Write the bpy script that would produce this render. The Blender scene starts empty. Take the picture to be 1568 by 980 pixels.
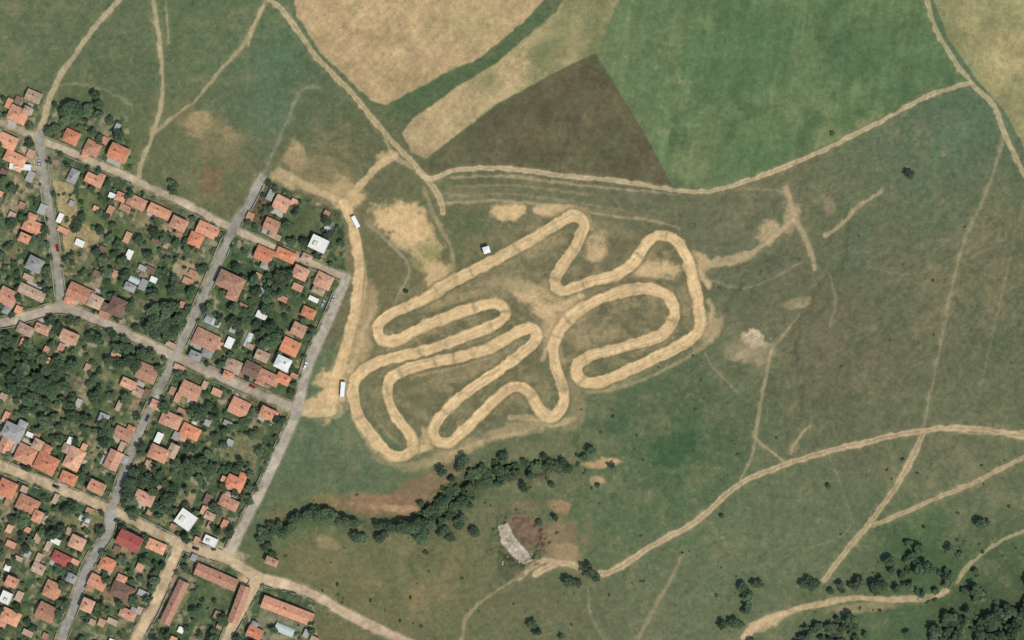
import bpy, math, random, bmesh
import numpy as np
from mathutils import Vector, Matrix
random.seed(5)
S=0.4
K=0.99
def WX(px): return (px-784)*S
def WY(py): return (490-py)*S
scene=bpy.context.scene
def link(o): scene.collection.objects.link(o); return o
f32=np.float32
# ------------------------------------------------------------- raster grid
X0,X1,Y0,Y1,ST=-150.,1718.,-110.,1090.,1.3
xs=np.arange(X0,X1,ST).astype(f32); ys=np.arange(Y0,Y1,ST).astype(f32)
PX,PY=np.meshgrid(xs,ys); H,Wd=PX.shape
rng=np.random.RandomState(11)
T=rng.rand(256,256).astype(f32)
def vn(u,v,s=0):
    u=u+s*37.17; v=v+s*91.73
    iu=np.floor(u).astype(np.int32); iv=np.floor(v).astype(np.int32)
    fu=(u-iu).astype(f32); fv=(v-iv).astype(f32)
    fu=fu*fu*(3-2*fu); fv=fv*fv*(3-2*fv)
    a=T[iv&255,iu&255]; b=T[iv&255,(iu+1)&255]; c=T[(iv+1)&255,iu&255]; d=T[(iv+1)&255,(iu+1)&255]
    return (a*(1-fu)+b*fu)*(1-fv)+(c*(1-fu)+d*fu)*fv
def fbm(u,v,o=4,s=0,g=0.55):
    r=0;a=1.;t=0
    for i in range(o):
        cu,su=math.cos(.5*i),math.sin(.5*i); uu=(u*cu-v*su)*2**i; vv=(u*su+v*cu)*2**i
        r=r+a*(vn(uu,vv,s+i*3)-0.5)*2; t+=a; a*=g
    return (r/t*1.7).astype(f32)
def fba(u,v,o=3,s=0,g=.55):
    r=0;a=1.;t=0
    for i in range(o):
        r=r+a*(vn(u*2**i,v*2**i,s+i*3)-0.5)*2; t+=a; a*=g
    return (r/t*1.7).astype(f32)
def sst(a,b,x):
    t=np.clip((x-a)/(b-a),0,1); return t*t*(3-2*t)
def hsh(a,b,s=0): return T[(b*7+s*13+a*3)&255,(a*11+s*29+b*5)&255]
n10=fbm(PX/11,PY/11,3,1); n10b=fbm(PX/11,PY/11,3,2)
n40=fbm(PX/45,PY/45,3,3); n40b=fbm(PX/45,PY/45,3,4)
fine=fbm(PX/5,PY/5,3,5); mid=fbm(PX/22,PY/22,4,6); big=fbm(PX/110,PY/110,4,7); white=rng.rand(H,Wd).astype(f32)*2-1
AX=PX+n10*1.3; AY=PY+n10b*1.3
BX=PX+n10*4+n40*7; BY=PY+n10b*4+n40b*7
def catmull(pts,n=8,closed=False):
    P=[np.array(p,float) for p in pts]; N=len(P); out=[]
    for i in (range(N) if closed else range(N-1)):
        if closed: a,b,c,d=P[(i-1)%N],P[i],P[(i+1)%N],P[(i+2)%N]
        else: a,b,c,d=P[max(i-1,0)],P[i],P[i+1],P[min(i+2,N-1)]
        for k in range(n):
            t=k/n
            out.append(0.5*((2*b)+(-a+c)*t+(2*a-5*b+4*c-d)*t*t+(-a+3*b-3*c+d)*t**3))
    out.append(P[0] if closed else P[-1])
    return out
def pdist(pts,maxd,UX=None,UY=None,n=6,closed=False,want=False):
    UX=AX if UX is None else UX; UY=AY if UY is None else UY
    C=catmull(pts,n,closed) if n>1 else [np.array(p,float) for p in pts]
    D=np.full((H,Wd),1e3,f32); A=np.zeros((H,Wd),f32) if want else None; SG=np.zeros((H,Wd),f32) if want else None
    arc=0; m=maxd+14
    for p,q in zip(C[:-1],C[1:]):
        L=float(np.hypot(*(q-p)))
        if L<1e-6: continue
        x0=max(int((min(p[0],q[0])-m-X0)/ST),0); x1=min(int((max(p[0],q[0])+m-X0)/ST)+1,Wd)
        y0=max(int((min(p[1],q[1])-m-Y0)/ST),0); y1=min(int((max(p[1],q[1])+m-Y0)/ST)+1,H)
        if x1<=x0 or y1<=y0: arc+=L; continue
        ux=UX[y0:y1,x0:x1]-p[0]; uy=UY[y0:y1,x0:x1]-p[1]; dx,dy=(q-p)/L
        t=np.clip(ux*dx+uy*dy,0,L); ex=ux-t*dx; ey=uy-t*dy; d=np.sqrt(ex*ex+ey*ey)
        Dv=D[y0:y1,x0:x1]; w=d<Dv; Dv[w]=d[w]
        if want:
            A[y0:y1,x0:x1][w]=(arc+t)[w]; SG[y0:y1,x0:x1][w]=(d*np.sign(ux*dy-uy*dx))[w]
        arc+=L
    return (D,A,SG,arc) if want else D
def poly(pts,soft=2.,warp=0):
    UX,UY=(AX,AY) if warp==0 else (BX,BY)
    a=np.array(pts,float); ins=np.zeros((H,Wd),bool)
    n=len(a)
    for i in range(n):
        x1,y1=a[i]; x2,y2=a[(i+1)%n]
        if y1==y2: continue
        c=((UY>y1)!=(UY>y2))&(UX<(x2-x1)*(UY-y1)/(y2-y1)+x1); ins^=c
    D=pdist(list(pts)+[pts[0]],soft+2,UX,UY,n=1)
    sd=np.where(ins,D,-D)
    return sst(-soft,soft,sd)
col=np.zeros((H,Wd,3),f32)
def paint(m,rgb,var=None):
    global col
    c=np.array(rgb,f32)
    if var is not None: c=c[None,None,:]*(1+var[...,None])
    col=col*(1-m[...,None])+c*m[...,None]
# ---- base tone from control points
CP=[(50,60,90,102,73),(200,60,88,101,72),(330,60,85,100,70),(120,150,82,95,67),(300,220,93,99,70),(420,130,78,100,74),(500,190,84,93,66),(480,270,106,103,74),
(600,280,94,96,70),(480,340,86,90,64),(600,420,102,99,71),(740,350,90,96,68),(700,130,76,94,64),(850,300,95,98,74),(1000,310,95,98,74),(1130,340,96,99,75),
(1300,300,94,99,73),(1450,180,82,101,76),(1400,250,86,101,75),(1550,350,93,98,73),(1350,400,93,97,73),(1250,480,97,96,73),(1400,500,95,96,73),(1530,520,91,97,72),
(1150,470,90,97,72),(1300,620,92,96,71),(1100,600,84,95,69),(1000,640,78,95,66),(1040,690,66,91,60),(900,650,82,96,69),(950,780,80,99,68),(850,720,84,96,68),
(1200,760,92,101,75),(1100,860,92,103,75),(1450,720,94,102,75),(1480,620,94,99,73),(1400,850,74,94,64),(1250,860,94,102,75),(1500,930,68,86,58),(1000,920,95,102,75),
(850,930,94,98,71),(700,900,99,100,71),(600,880,100,100,71),(640,830,92,97,67),(520,840,102,100,70),(470,780,88,98,67),(430,720,86,101,75),(500,690,84,102,76),
(560,730,84,102,76),(700,700,90,97,71),(850,400,106,104,77),(960,490,100,99,73),(700,600,102,101,74),(150,500,78,88,62),(100,700,78,88,62),(300,500,78,88,62),(300,700,80,90,62),(150,900,85,92,66)]
gx=np.arange(X0,X1+16,16.); gy=np.arange(Y0,Y1+16,16.); GX,GY=np.meshgrid(gx,gy)
num=np.zeros(GX.shape+(3,)); den=np.full(GX.shape,1e-12)
for x,y,r,g,b in CP:
    w=np.exp(-((GX-x)**2+(GY-y)**2)/(2*62.**2))+1e-3/(1+((GX-x)**2+(GY-y)**2)/1e4)
    num+=w[...,None]*np.array([r,g,b]); den+=w
num/=den[...,None]
ui=np.clip((BX-X0)/16,0,len(gx)-1.01); vi=np.clip((BY-Y0)/16,0,len(gy)-1.01)
iu=ui.astype(int); iv=vi.astype(int); fu=(ui-iu)[...,None]; fv=(vi-iv)[...,None]
col=((num[iv,iu]*(1-fu)+num[iv,iu+1]*fu)*(1-fv)+(num[iv+1,iu]*(1-fu)+num[iv+1,iu+1]*fu)*fv).astype(f32)
dry=sst(0.0,0.9,mid*0.6+big*0.6); paint(dry*0.36,(122,112,84))
lush=sst(0.15,0.9,fbm(PX/35,PY/35,4,21)*0.7+fbm(PX/130,PY/130,3,22)*0.5); paint(lush*0.22,(66,91,62))
spk=sst(0.4,0.9,fbm(PX/6,PY/6,2,23)+.3*n40b); paint(spk*0.28,(62,82,57))
spd=sst(0.5,0.95,fbm(PX/6,PY/6,3,24)+0.3*big); paint(spd*0.25,(134,124,94))
for sc,sd_,th,st_ in((60,25,.035,.22),(38,27,.03,.16),(90,29,.03,.22)):
    rg=np.abs(fbm(PX/sc,PY/(sc*.8),2,sd_)); paint(sst(th,0.0,rg)*st_*sst(-.3,.6,n40),(136,126,98))
su=(PX*0.76-PY*0.64); sv=(PX*0.64+PY*0.76)
er=fba((su+n40*20)/60,(sv+n40b*12)/11,3,31)
hill=sst(1020,1120,PX)*sst(760,560,PY)*sst(250,330,PY)
paint(sst(0.3,0.9,er)*hill*0.12,(122,116,88)); paint(sst(0.3,0.9,-er)*hill*0.12,(70,86,62))
def blot(x,y,rx,ry,ang,rgb,s=0.8,rag=0.5):
    a=math.radians(ang); dx=PX-x; dy=PY-y
    u=(dx*math.cos(a)+dy*math.sin(a))/rx; v=(-dx*math.sin(a)+dy*math.cos(a))/ry
    d=np.sqrt(u*u+v*v)+rag*(n10*0.55+n40*0.4+fine*0.25)
    paint(sst(1.25,0.65,d)*s,rgb)
# ---- fields
mA=poly([(438,-110),(900,-110),(832,0),(800,35),(735,88),(680,113),(592,161),(570,155),(545,132),(490,80),(455,25)],2)
ua=PX*0.62-PY*0.78+n40*5; va=PX*0.78+PY*0.62+n40b*4
paint(mA,(163,143,106),0.03*fba(ua/90,va/4,3,41)+0.05*mid+.03*n10)
paint(mA*sst(0.1,0.9,fbm(PX/30,PY/30,4,42))*0.36,(134,127,88)); paint(mA*sst(0.1,0.9,fba(ua/120,va/14,3,43))*0.22,(176,155,119)); paint(mA*np.exp(-((PX-720)/50)**2-((PY-40)/30)**2)*.4,(138,134,92))
mB=poly([(616,205),(632,183),(700,132),(760,97),(800,60),(850,20),(880,-30),(1000,-110),(1050,-110),(950,0),(912,80),(840,115),(760,160),(700,207),(652,243),(630,234)],2)
paint(mB,(158,142,105),0.03*fba(ua/60,va/5,3,44)+0.06*mid)
paint(mB*np.clip(sst(720,890,PX)*0.75+0.6*n40*sst(700,760,PX),0,1),(106,114,77))
mC=poly([(657,258),(655,245),(700,209),(762,163),(838,118),(910,81),(945,135),(985,200),(1029,283),(940,271),(850,263),(770,254),(700,252),(672,262)],1.6)
paint(mC,(88,85,63),0.07*mid+0.02*fba(PX/60,PY/5,2,45)+.03*n10)
paint(mC*sst(0,0.9,n40)*0.35,(80,90,62)); paint(mC*sst(840,640,PX)*0.4,(82,93,65)); paint(mC*sst(.1,.8,fbm(PX/60,PY/40,3,145))*.3,(102,93,69))
mD=poly([(1050,-110),(1400,-110),(1418,0),(1440,60),(1484,124),(1420,144),(1340,183),(1240,234),(1150,270),(1095,288),(1042,290),(1029,283),(985,200),(945,135),(913,79),(950,0)],1.6)
ud=PX+PY*0.16+n40*2; vd=PY-PX*0.1
st1=fba(ud/9,vd/200,3,46); st2=fba(ud/50,vd/150,3,47)
paint(mD,(83,105,71),0.04*st1+0.05*mid)
paint(mD*sst(-0.2,0.9,st2+0.4*n40)*0.5,(105,118,80))
paint(mD*sst(0.4,0.95,st1*.7+0.5*n40)*0.36,(124,129,92))
paint(mD*sst(-0.2,-0.9,st2)*0.35,(70,97,64))
paint(mD*np.exp(-((PX-960)/60)**2-((PY-60)/80)**2)*0.5,(108,122,86)); paint(mD*sst(-.1,0.8,n10*.6+0.6*n40)*np.exp(-((PX-1030)/45)**2-((PY-150)/110)**2)*0.7,(130,134,97))
paint(mD*np.exp(-((PX-1280)/150)**2-((PY-190)/45)**2)*0.6*sst(-0.6,0.6,mid),(120,124,85)); paint(mD*np.exp(-((PX-1060)/40)**2-((PY-250)/50)**2)*0.5*sst(-0.6,0.6,mid),(114,120,83))
paint(mD*np.exp(-((PX-1170)/60)**2-((PY-40)/120)**2)*0.3,(70,99,65))
tr=np.abs(((ud)%46)-23); paint(mD*sst(1.6,0.4,tr)*0.18,(66,92,61))
mE=poly([(1400,-110),(1718,-110),(1718,300),(1600,290),(1568,225),(1540,172),(1497,124),(1452,60),(1430,0)],1.6)
paint(mE,(142,135,96),0.07*mid+0.02*fba(ud/8,vd/90,2,48)); paint(mE*sst(1500,1450,PX+ (PY-40)*-0.4)*0.5,(104,114,78)); paint(mE*sst(-0.1,0.8,n40)*0.45,(112,118,82))
mG=poly([(690,128),(760,92),(800,58),(840,20),(820,12),(796,40),(735,92),(680,118),(600,165),(640,172)],4,1); paint(mG*0.4,(74,94,62))
# ---- blotches
SD=(190,164,120)
BL=[(415,110,48,34,70,(76,102,76),.55),(405,175,30,45,10,(84,105,80),.55),(430,60,22,26,0,(78,102,72),.4),(325,205,55,28,30,(126,114,82),.6),(305,190,16,30,30,(160,140,102),.6),(345,240,40,16,25,(112,105,76),.6),
(455,240,16,24,0,(165,144,106),.8),(440,275,26,14,20,(170,150,111),.85),(490,290,50,14,10,(163,143,105),.85),(530,300,28,24,0,(184,159,117),.9),(500,270,60,30,20,(132,121,86),.5),(590,240,18,8,-10,(172,150,111),.8),
(350,205,10,14,0,(140,126,90),.5),(618,338,48,28,12,SD,.97),(632,364,38,22,15,SD,.95),(648,392,24,24,30,(140,134,88),.8),(672,425,24,24,0,(184,159,116),.92),(632,300,40,8,5,(98,102,70),.5),
(780,325,30,14,0,SD,.95),(850,322,42,11,0,(182,158,117),.88),(712,295,40,10,0,(112,109,80),.6),(912,378,18,24,20,(178,156,116),.9),(930,350,40,12,15,(126,119,88),.55),(1000,412,38,15,5,(188,164,121),.92),(1068,408,16,22,-10,(184,160,119),.85),
(838,468,44,20,20,SD,.95),(800,440,46,14,10,(168,150,111),.75),(875,480,26,16,0,(182,158,117),.8),(845,500,20,24,0,(177,154,115),.8),(890,520,20,20,20,(150,135,100),.65),(950,500,55,20,-10,(104,100,74),.5),(925,510,30,14,0,(146,132,98),.6),
(1080,500,24,26,40,(168,148,110),.75),(1055,455,14,34,10,(134,122,90),.65),(990,385,28,12,-35,(134,124,91),.6),(560,480,16,50,8,(155,136,100),.8),(545,540,22,46,15,(168,146,107),.85),(512,600,27,44,25,SD,.98),(490,620,36,15,-10,(184,158,116),.92),
(640,600,24,30,10,(108,105,76),.5),(690,580,60,12,-18,(136,124,92),.5),(650,680,26,13,-20,(180,156,115),.8),(700,690,76,13,-22,(156,140,103),.75),(800,655,76,12,-12,(154,138,102),.7),(880,640,30,15,-60,(136,124,92),.6),(600,705,38,9,10,(144,130,96),.65),
(800,600,36,24,-20,(138,126,93),.5),(880,600,13,36,0,(138,126,94),.6),(760,440,55,22,-18,(142,130,96),.6),(700,455,55,10,-20,(148,134,99),.6),(820,380,55,14,-25,(142,130,96),.6),(720,345,22,24,0,(84,96,66),.6),(860,420,12,40,20,(90,99,70),.3),(930,450,56,12,-8,(138,126,92),.45),
(720,520,60,8,-18,(140,128,94),.4),(740,560,60,9,-28,(140,128,94),.4),(570,610,14,38,-10,(114,110,80),.45),(960,575,60,12,-25,(142,130,97),.6),(1010,480,18,24,0,(126,117,86),.5),
(1035,690,42,26,-30,(54,82,52),.6),(1000,690,30,20,10,(64,88,58),.5),(1060,650,26,14,0,(66,88,60),.5),(950,655,22,12,-20,(60,85,56),.5),(945,790,34,30,40,(72,95,65),.4),(1390,835,60,30,30,(60,84,54),.55),(1420,800,40,30,0,(70,95,62),.5),
(1155,518,22,14,20,(194,178,146),.95),(1150,535,38,24,10,(152,138,108),.7),(1125,545,13,11,0,(156,142,110),.7),(1220,465,22,9,-10,(146,134,103),.7),(1180,355,24,18,-30,(166,147,112),.85),(1130,395,40,8,-15,(170,151,115),.8),(1210,335,15,28,10,(158,142,108),.75),(1270,315,10,14,0,(140,128,98),.6),
(930,708,34,8,-8,(176,147,108),.9),(915,735,12,8,0,(166,140,103),.75),(1215,685,12,10,-50,(138,122,92),.6),(855,775,18,10,10,(156,126,94),.7),(850,830,50,38,10,(128,109,82),.75),(870,850,36,18,30,(148,127,96),.6),(800,775,30,10,0,(120,104,78),.5),
(780,860,24,30,0,(88,92,66),.5),(575,772,84,16,3,(132,106,80),.88),(650,750,68,24,-28,(126,104,78),.78),(610,779,42,6,5,(158,136,107),.65),(430,792,26,14,0,(118,106,76),.6),(500,762,24,6,10,(104,109,70),.5),(640,915,20,36,35,(130,112,78),.4),
(560,890,26,18,0,(112,106,71),.5),(690,880,16,44,20,(118,108,75),.4),(500,832,24,10,20,(150,134,97),.6),(480,800,60,9,-5,(66,88,54),.6),(400,830,26,30,0,(80,95,63),.4),(480,860,50,30,0,(112,106,73),.5),(560,930,40,12,25,(108,103,72),.5),(540,940,24,8,25,(175,153,114),.6),
(700,760,70,24,-40,(62,80,53),.6),(770,725,60,15,-15,(66,84,57),.6),(1480,200,40,10,-50,(88,112,86),.5),(1320,370,16,50,15,(87,103,80),.4),(1445,210,18,8,-50,(90,116,91),.55),(1170,955,36,10,-20,(182,160,122),.9),(1320,930,60,8,-5,(155,138,104),.6),(1500,930,70,30,0,(68,80,56),.5),
(1240,920,30,22,0,(78,90,62),.5),(1100,540,40,20,-40,(100,107,79),.4),(1260,560,60,80,20,(91,91,70),.35),(1290,370,30,60,10,(91,97,73),.3),(535,370,14,50,0,(124,113,83),.55),(570,370,14,50,-35,(104,104,74),.45),(700,300,60,8,3,(122,116,86),.5),(960,330,50,7,8,(118,113,83),.5)]
inf=poly([(600,500),(745,415),(870,345),(1030,365),(1065,470),(1040,530),(900,575),(850,625),(720,650),(640,690),(555,640),(560,560)],14,1)
paint(inf*.55,(108,102,75),.08*mid+.06*n10)
for b in BL: blot(*b)
gb=poly([(312,252),(346,262),(334,304),(302,294)],2.5); paint(gb*.75,(112,96,71),.1*n10)
paint(inf*sst(.1,.8,fbm(PX/15,PY/12,4,77)+.25*n10)*.42,(146,132,97)); paint(inf*sst(.15,.8,fbm(PX/13,PY/10,4,78))*.42,(82,88,62))
q1=poly([(778,792),(800,786),(832,794),(840,812),(830,832),(806,838),(788,826),(776,806)],2.0); paint(q1*.9,(104,88,72),.12*n10+.08*fine)
q2=poly([(762,804),(777,800),(788,822),(808,844),(815,858),(800,864),(781,850),(766,830)],1.4); paint(q2*.94,(168,158,140),.14*n10+.1*fine)
q3=poly([(762,842),(780,850),(802,866),(800,882),(776,888),(760,872)],3,0); paint(q3*.7,(78,84,61))
# ---- village yards
VP=[(-150,130),(60,150),(120,165),(195,180),(205,270),(300,312),(360,345),(400,270),(440,290),(525,325),(530,425),(500,490),(455,625),(400,740),(350,850),(395,885),(480,915),(490,990),(480,1090),(-150,1090)]
mV=poly(VP,3)
ca,sa=math.cos(math.radians(25)),math.sin(math.radians(25))
ru=PX*ca+PY*sa+n10*0.8; rv=-PX*sa+PY*ca+n10b*0.8
PAL=np.array([(60,80,56),(68,88,60),(76,93,62),(88,101,70),(104,106,78),(124,114,89),(142,129,102),(70,89,60),(56,74,52),(96,98,72),(80,95,64),(64,83,57)],f32)
cu=np.floor(ru/27).astype(int); cv=np.floor(rv/61+0.3*hsh(cu,cu*0,3)).astype(int)
c1=PAL[(hsh(cu,cv,1)*len(PAL)).astype(int)]
c2u=np.floor(ru/11+hsh(cu,cv,4)).astype(int); c2v=np.floor(rv/17+hsh(cu,cv,5)).astype(int)
c2=PAL[(hsh(c2u,c2v,2)*len(PAL)).astype(int)]
rows=(np.sin(rv*2.1)*0.06)*(hsh(c2u,c2v,9)>0.6)
vc=(c1*0.5+c2*0.5)*(1+rows[...,None]+0.10*fine[...,None]+0.10*n10[...,None])
dk=sst(0.0,0.9,mid+0.4*n10)[...,None]*0.5; vc=vc*(1-dk)+np.array((58,78,53),f32)*dk
lt=sst(0.3,0.9,fbm(PX/9,PY/9,3,61))[...,None]*0.65; vc=vc*(1-lt)+np.array((162,147,122),f32)*lt
col=col*(1-mV[...,None])+vc*mV[...,None]
def vplot(pts,rgb,s=0.85,rw=0.0,soft=1.3):
    m=poly(pts,soft); paint(m*s,rgb,0.06*n10+rw*np.sin(ru*1.9)+0.05*fine)
vplot([(80,275),(112,282),(122,342),(157,352),(152,372),(100,386),(92,335)],(154,139,101))
vplot([(118,290),(150,300),(170,345),(160,352),(124,342)],(90,102,66)); vplot([(170,335),(215,350),(205,410),(160,400)],(82,98,62),.7)
vplot([(400,292),(430,302),(408,345),(382,338)],(98,86,68),.9,.04); vplot([(436,298),(525,328),(500,385),(412,352)],(82,92,64),.85); vplot([(360,345),(400,280),(404,283),(372,350)],(88,97,69),.7)
vplot([(215,360),(245,372),(235,405),(203,395)],(98,110,75),.8,.08); vplot([(270,395),(315,412),(305,440),(262,425)],(156,140,110),.8)
vplot([(345,655),(400,675),(390,720),(335,700)],(114,114,82),.7,.1); vplot([(225,470),(285,470),(278,520),(232,515)],(52,72,49),.8); vplot([(310,470),(340,480),(330,510),(305,500)],(104,120,96),.7)
vplot([(10,545),(95,560),(80,600),(0,590)],(56,76,51),.7); vplot([(190,710),(270,740),(262,790),(185,765)],(54,75,51),.7); vplot([(300,890),(360,905),(335,960),(285,945)],(76,92,61),.8)
vplot([(160,880),(225,905),(210,935),(150,915)],(120,101,80),.8); vplot([(400,925),(470,955),(455,980),(390,980)],(122,124,101),.6); vplot([(0,810),(40,830),(30,850),(0,845)],(98,90,71),.8)
vplot([(495,330),(520,345),(505,365),(488,352)],(112,118,92),.8,.1); vplot([(100,780),(155,790),(140,830),(95,820)],(118,116,80),.7); vplot([(240,440),(300,455),(292,500),(235,480)],(78,95,62),.7)
vplot([(155,500),(250,545),(235,560),(150,520)],(70,86,58),.5); vplot([(280,620),(320,635),(310,665),(275,655)],(136,124,97),.7); vplot([(30,225),(50,225),(66,262),(50,262)],(178,166,146),.6)
# ---- roads
dirtM=np.zeros((H,Wd),f32); streetM=np.zeros((H,Wd),f32)
def road(pts,w,rgb,s=1.0,soft=1.6,kind='d',patch=0.5,two=False):
    global dirtM,streetM
    D=pdist(pts,w+8); hw=w/2+0.7*n40+(0.6*n10 if kind=='d' else .2*n10)
    m=sst(soft,-soft,D-hw)*s
    if kind=='d':
        m=m*np.clip(1-patch*sst(0.0,1.0,mid*0.6+n10*0.6),0,1)
        if two: m=m*(1-0.4*sst(w*0.2,0.0,D))
        hal=sst(w*0.5+9,w*0.5,D)*0.38*s*sst(-0.6,0.7,n10+.4*n40); paint(hal,(132,124,93))
        dirtM=np.maximum(dirtM,m)
    else:
        hal=sst(w*0.5+5,w*0.5,D)*0.75*sst(-0.7,0.5,n10+0.3); paint(hal,(142,131,108))
        streetM=np.maximum(streetM,m)
    v=0.04*n10+0.03*fine+.03*n40
    if kind!='d': v=v+.07*sst(.2,.9,mid)-.06*sst(.2,.9,-mid)
    paint(m,rgb,v)
DR=(174,156,120)
def R(p,w,s=1,rgb=DR,patch=.35,two=False): road(p,w,rgb,s,1.6,'d',patch,two)
R([(60,205),(72,165),(85,130),(110,90),(150,35),(190,-8),(230,-60),(260,-110)],9,.95,(162,150,119),.2)
R([(236,-110),(236,0),(246,80),(248,150),(232,210),(216,250),(212,280)],6.5,.9,(158,147,113),.3)
R([(250,-30),(256,30),(258,65)],3,.45); R([(90,130),(120,128),(160,138),(200,160)],4,.25)
R([(407,2),(378,62),(340,105),(300,152),(262,182),(236,205)],5.5,.75,(156,144,109),.3)
R([(380,70),(388,40),(404,8)],3,.6)
R([(395,-110),(402,-30),(412,-2),(440,25),(485,88),(540,145),(590,205),(640,258),(672,300),(678,325)],8,.95,(168,152,116),.2,True)
R([(640,262),(660,274),(700,260),(780,258),(850,268),(940,276),(1050,293),(1100,290),(1150,275),(1250,235),(1350,185),(1420,148),(1485,127)],7,.95,(174,157,122),.2,True)
R([(690,272),(780,270),(860,280),(960,290),(1040,298)],4,.5); R([(675,312),(740,308),(800,310),(870,318),(930,330),(1000,338),(1040,350)],4.5,.5)
R([(700,285),(800,285),(900,298)],3,.3); R([(1100,290),(1180,290),(1210,300)],3,.3); R([(690,300),(780,297),(880,310),(960,322)],3,.3)
R([(1410,-110),(1420,0),(1440,60),(1487,127),(1520,160),(1540,210),(1570,270),(1620,350)],7.5,.9,(167,153,117),.2,True)
R([(1535,215),(1512,290),(1470,390),(1442,520),(1425,600),(1415,655)],5,.55,(144,135,105),.3)
R([(820,880),(862,862),(925,878),(1000,835),(1070,795),(1130,742),(1200,712),(1300,683),(1410,660),(1480,656),(1568,668),(1700,690)],9.5,.94,(174,153,120),.2,True)
R([(1415,662),(1382,730),(1330,803),(1290,850),(1262,888)],9,.88,(167,148,115),.25,True)
R([(1700,640),(1568,700),(1500,735),(1430,765),(1335,805)],7,.88,(167,148,115),.3,True); R([(1440,655),(1500,665),(1568,660),(1650,650)],4,.6)
R([(1640,790),(1568,813),(1530,830),(1490,860),(1466,890)],5.5,.65); R([(1190,942),(1230,930),(1300,916),(1360,918),(1420,915),(1450,905)],9,.85,(178,157,121),.5)
R([(1140,975),(1170,950),(1200,938)],10,.85,(182,160,125),.4); R([(1204,288),(1216,330),(1236,370),(1248,412)],8,.8,(160,145,112),.35)
R([(1082,408),(1130,397),(1180,368),(1216,335)],6,.75,(168,150,115),.4); R([(1263,362),(1290,342),(1312,318),(1350,293)],5.5,.75,(158,142,110),.4)
R([(1182,530),(1168,600),(1158,660),(1150,700),(1128,742)],5,.7,(150,138,106),.35); R([(1155,670),(1178,690),(1200,706)],4,.6)
R([(1270,700),(1290,750),(1300,810),(1240,840)],2.5,.25); R([(1225,480),(1195,520),(1180,540)],3,.35); R([(1045,850),(1020,900),(975,978)],6,.6,(144,133,101),.4)
R([(790,885),(745,915),(715,945),(706,990),(700,1090)],5.5,.65,(152,137,104),.3); R([(1240,652),(1222,672),(1210,695)],4.5,.6); R([(1130,600),(1090,560),(1080,540)],3,.3)
R([(862,862),(835,858),(815,868),(795,885)],8,.85,(163,143,111),.4); R([(1270,420),(1280,460),(1270,500)],4,.3); R([(900,900),(905,940),(925,980)],3,.35); R([(1600,240),(1560,340),(1530,470),(1500,600)],3,.2)
R([(1470,390),(1400,420),(1330,410)],2.5,.2); R([(1090,430),(1150,440),(1230,400)],3,.25)
R([(560,340),(600,375),(625,405),(622,430),(608,455),(606,472)],3.5,.75,(136,133,108),.1)
R([(605,238),(575,258),(548,288),(527,312)],11,.92,(175,154,115),.25); R([(430,262),(480,290),(527,308)],10,.65)
R([(527,312),(540,345),(549,400),(548,440),(538,500),(525,545),(512,590),(508,620)],16,.98,(191,166,123),.08); R([(510,630),(480,634),(458,628)],12,.94,(180,159,120),.1)
R([(575,470),(560,500),(540,560),(530,600)],7,.6); R([(590,215),(605,240),(640,262)],6,.6); R([(650,290),(665,330),(690,380),(695,420)],6,.6,(150,142,105),.4)
R([(530,600),(545,650),(575,690),(600,706)],5,.7); R([(430,370),(480,392),(524,418)],4,.3); R([(555,390),(560,440),(545,500)],5,.6)
G1=(136,136,125); G2=(154,147,129); G3=(162,152,128)
STREETS=[([(-150,130),(0,187),(60,213),(120,238),(215,280),(290,315),(355,350),(430,383),(530,425)],10,G3),
([(60,205),(66,260),(80,350),(95,470)],11,G1),([(-150,510),(0,494),(45,483),(95,472),(150,490),(210,518),(268,546),(360,587),(455,627)],13,G2),
([(400,272),(380,312),(357,350),(330,410),(300,478),(268,546),(240,605),(210,670),(185,740),(170,782)],12,G1),
([(530,425),(505,485),(472,560),(455,627),(428,690),(395,760),(350,850)],14,(154,149,133)),
([(-150,650),(0,712),(80,745),(170,780),(270,830),(345,855),(400,885),(470,905),(540,945),(620,982),(760,1060)],14,(170,154,125)),
([(170,780),(166,815),(135,865),(108,940),(90,990),(60,1090)],13,(138,140,132)),([(275,835),(262,865),(235,930),(208,985),(180,1090)],15,(176,158,127)),([(395,888),(372,930),(345,985),(320,1090)],14,(174,158,128))]
for p,w,c in STREETS: road(p,w,c,1.0,1.3,'s')
blot(385,888,26,12,15,(178,160,128),.9); blot(345,848,32,11,10,(174,160,130),.8); blot(268,545,13,9,0,(154,150,133),.8)
road([(490,135),(462,138),(440,185),(418,235),(400,274)],5,(118,126,108),.7,1.6,'d',.1)
# ---- motocross circuit
TR=[(745,405),(800,375),(850,345),(878,331),(894,345),(882,375),(862,405),(850,430),(862,445),(900,433),(945,420),(972,400),(985,378),(1006,361),(1032,366),(1050,392),(1062,430),(1070,468),(1072,500),(1050,525),(1000,550),(950,573),(912,586),(888,580),(884,560),(905,545),(960,530),(1008,515),(1030,492),(1031,468),(1018,450),(985,442),(940,450),(902,466),(870,490),(851,520),(848,550),(860,590),(863,618),(848,637),(828,630),(815,608),(798,592),(776,597),(750,620),(720,650),(690,676),(670,674),(664,656),(680,632),(715,600),(760,570),(800,540),(821,519),(814,503),(792,509),(750,533),(700,547),(650,558),(610,571),(594,590),(597,620),(615,650),(631,672),(628,692),(608,698),(588,688),(568,665),(550,640),(541,602),(550,574),(585,553),(640,540),(700,520),(750,500),(772,485),(768,469),(748,466),(700,480),(650,500),(602,523),(581,515),(581,495),(610,475),(650,458),(695,430)]
TD,TA,TS,TL=pdist(TR,44,n=8,closed=True,want=True)
near=sst(34,8,TD)
paint(near*sst(-0.2,0.7,n10*0.6+n40*0.5)*0.5,(152,136,101))
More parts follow.
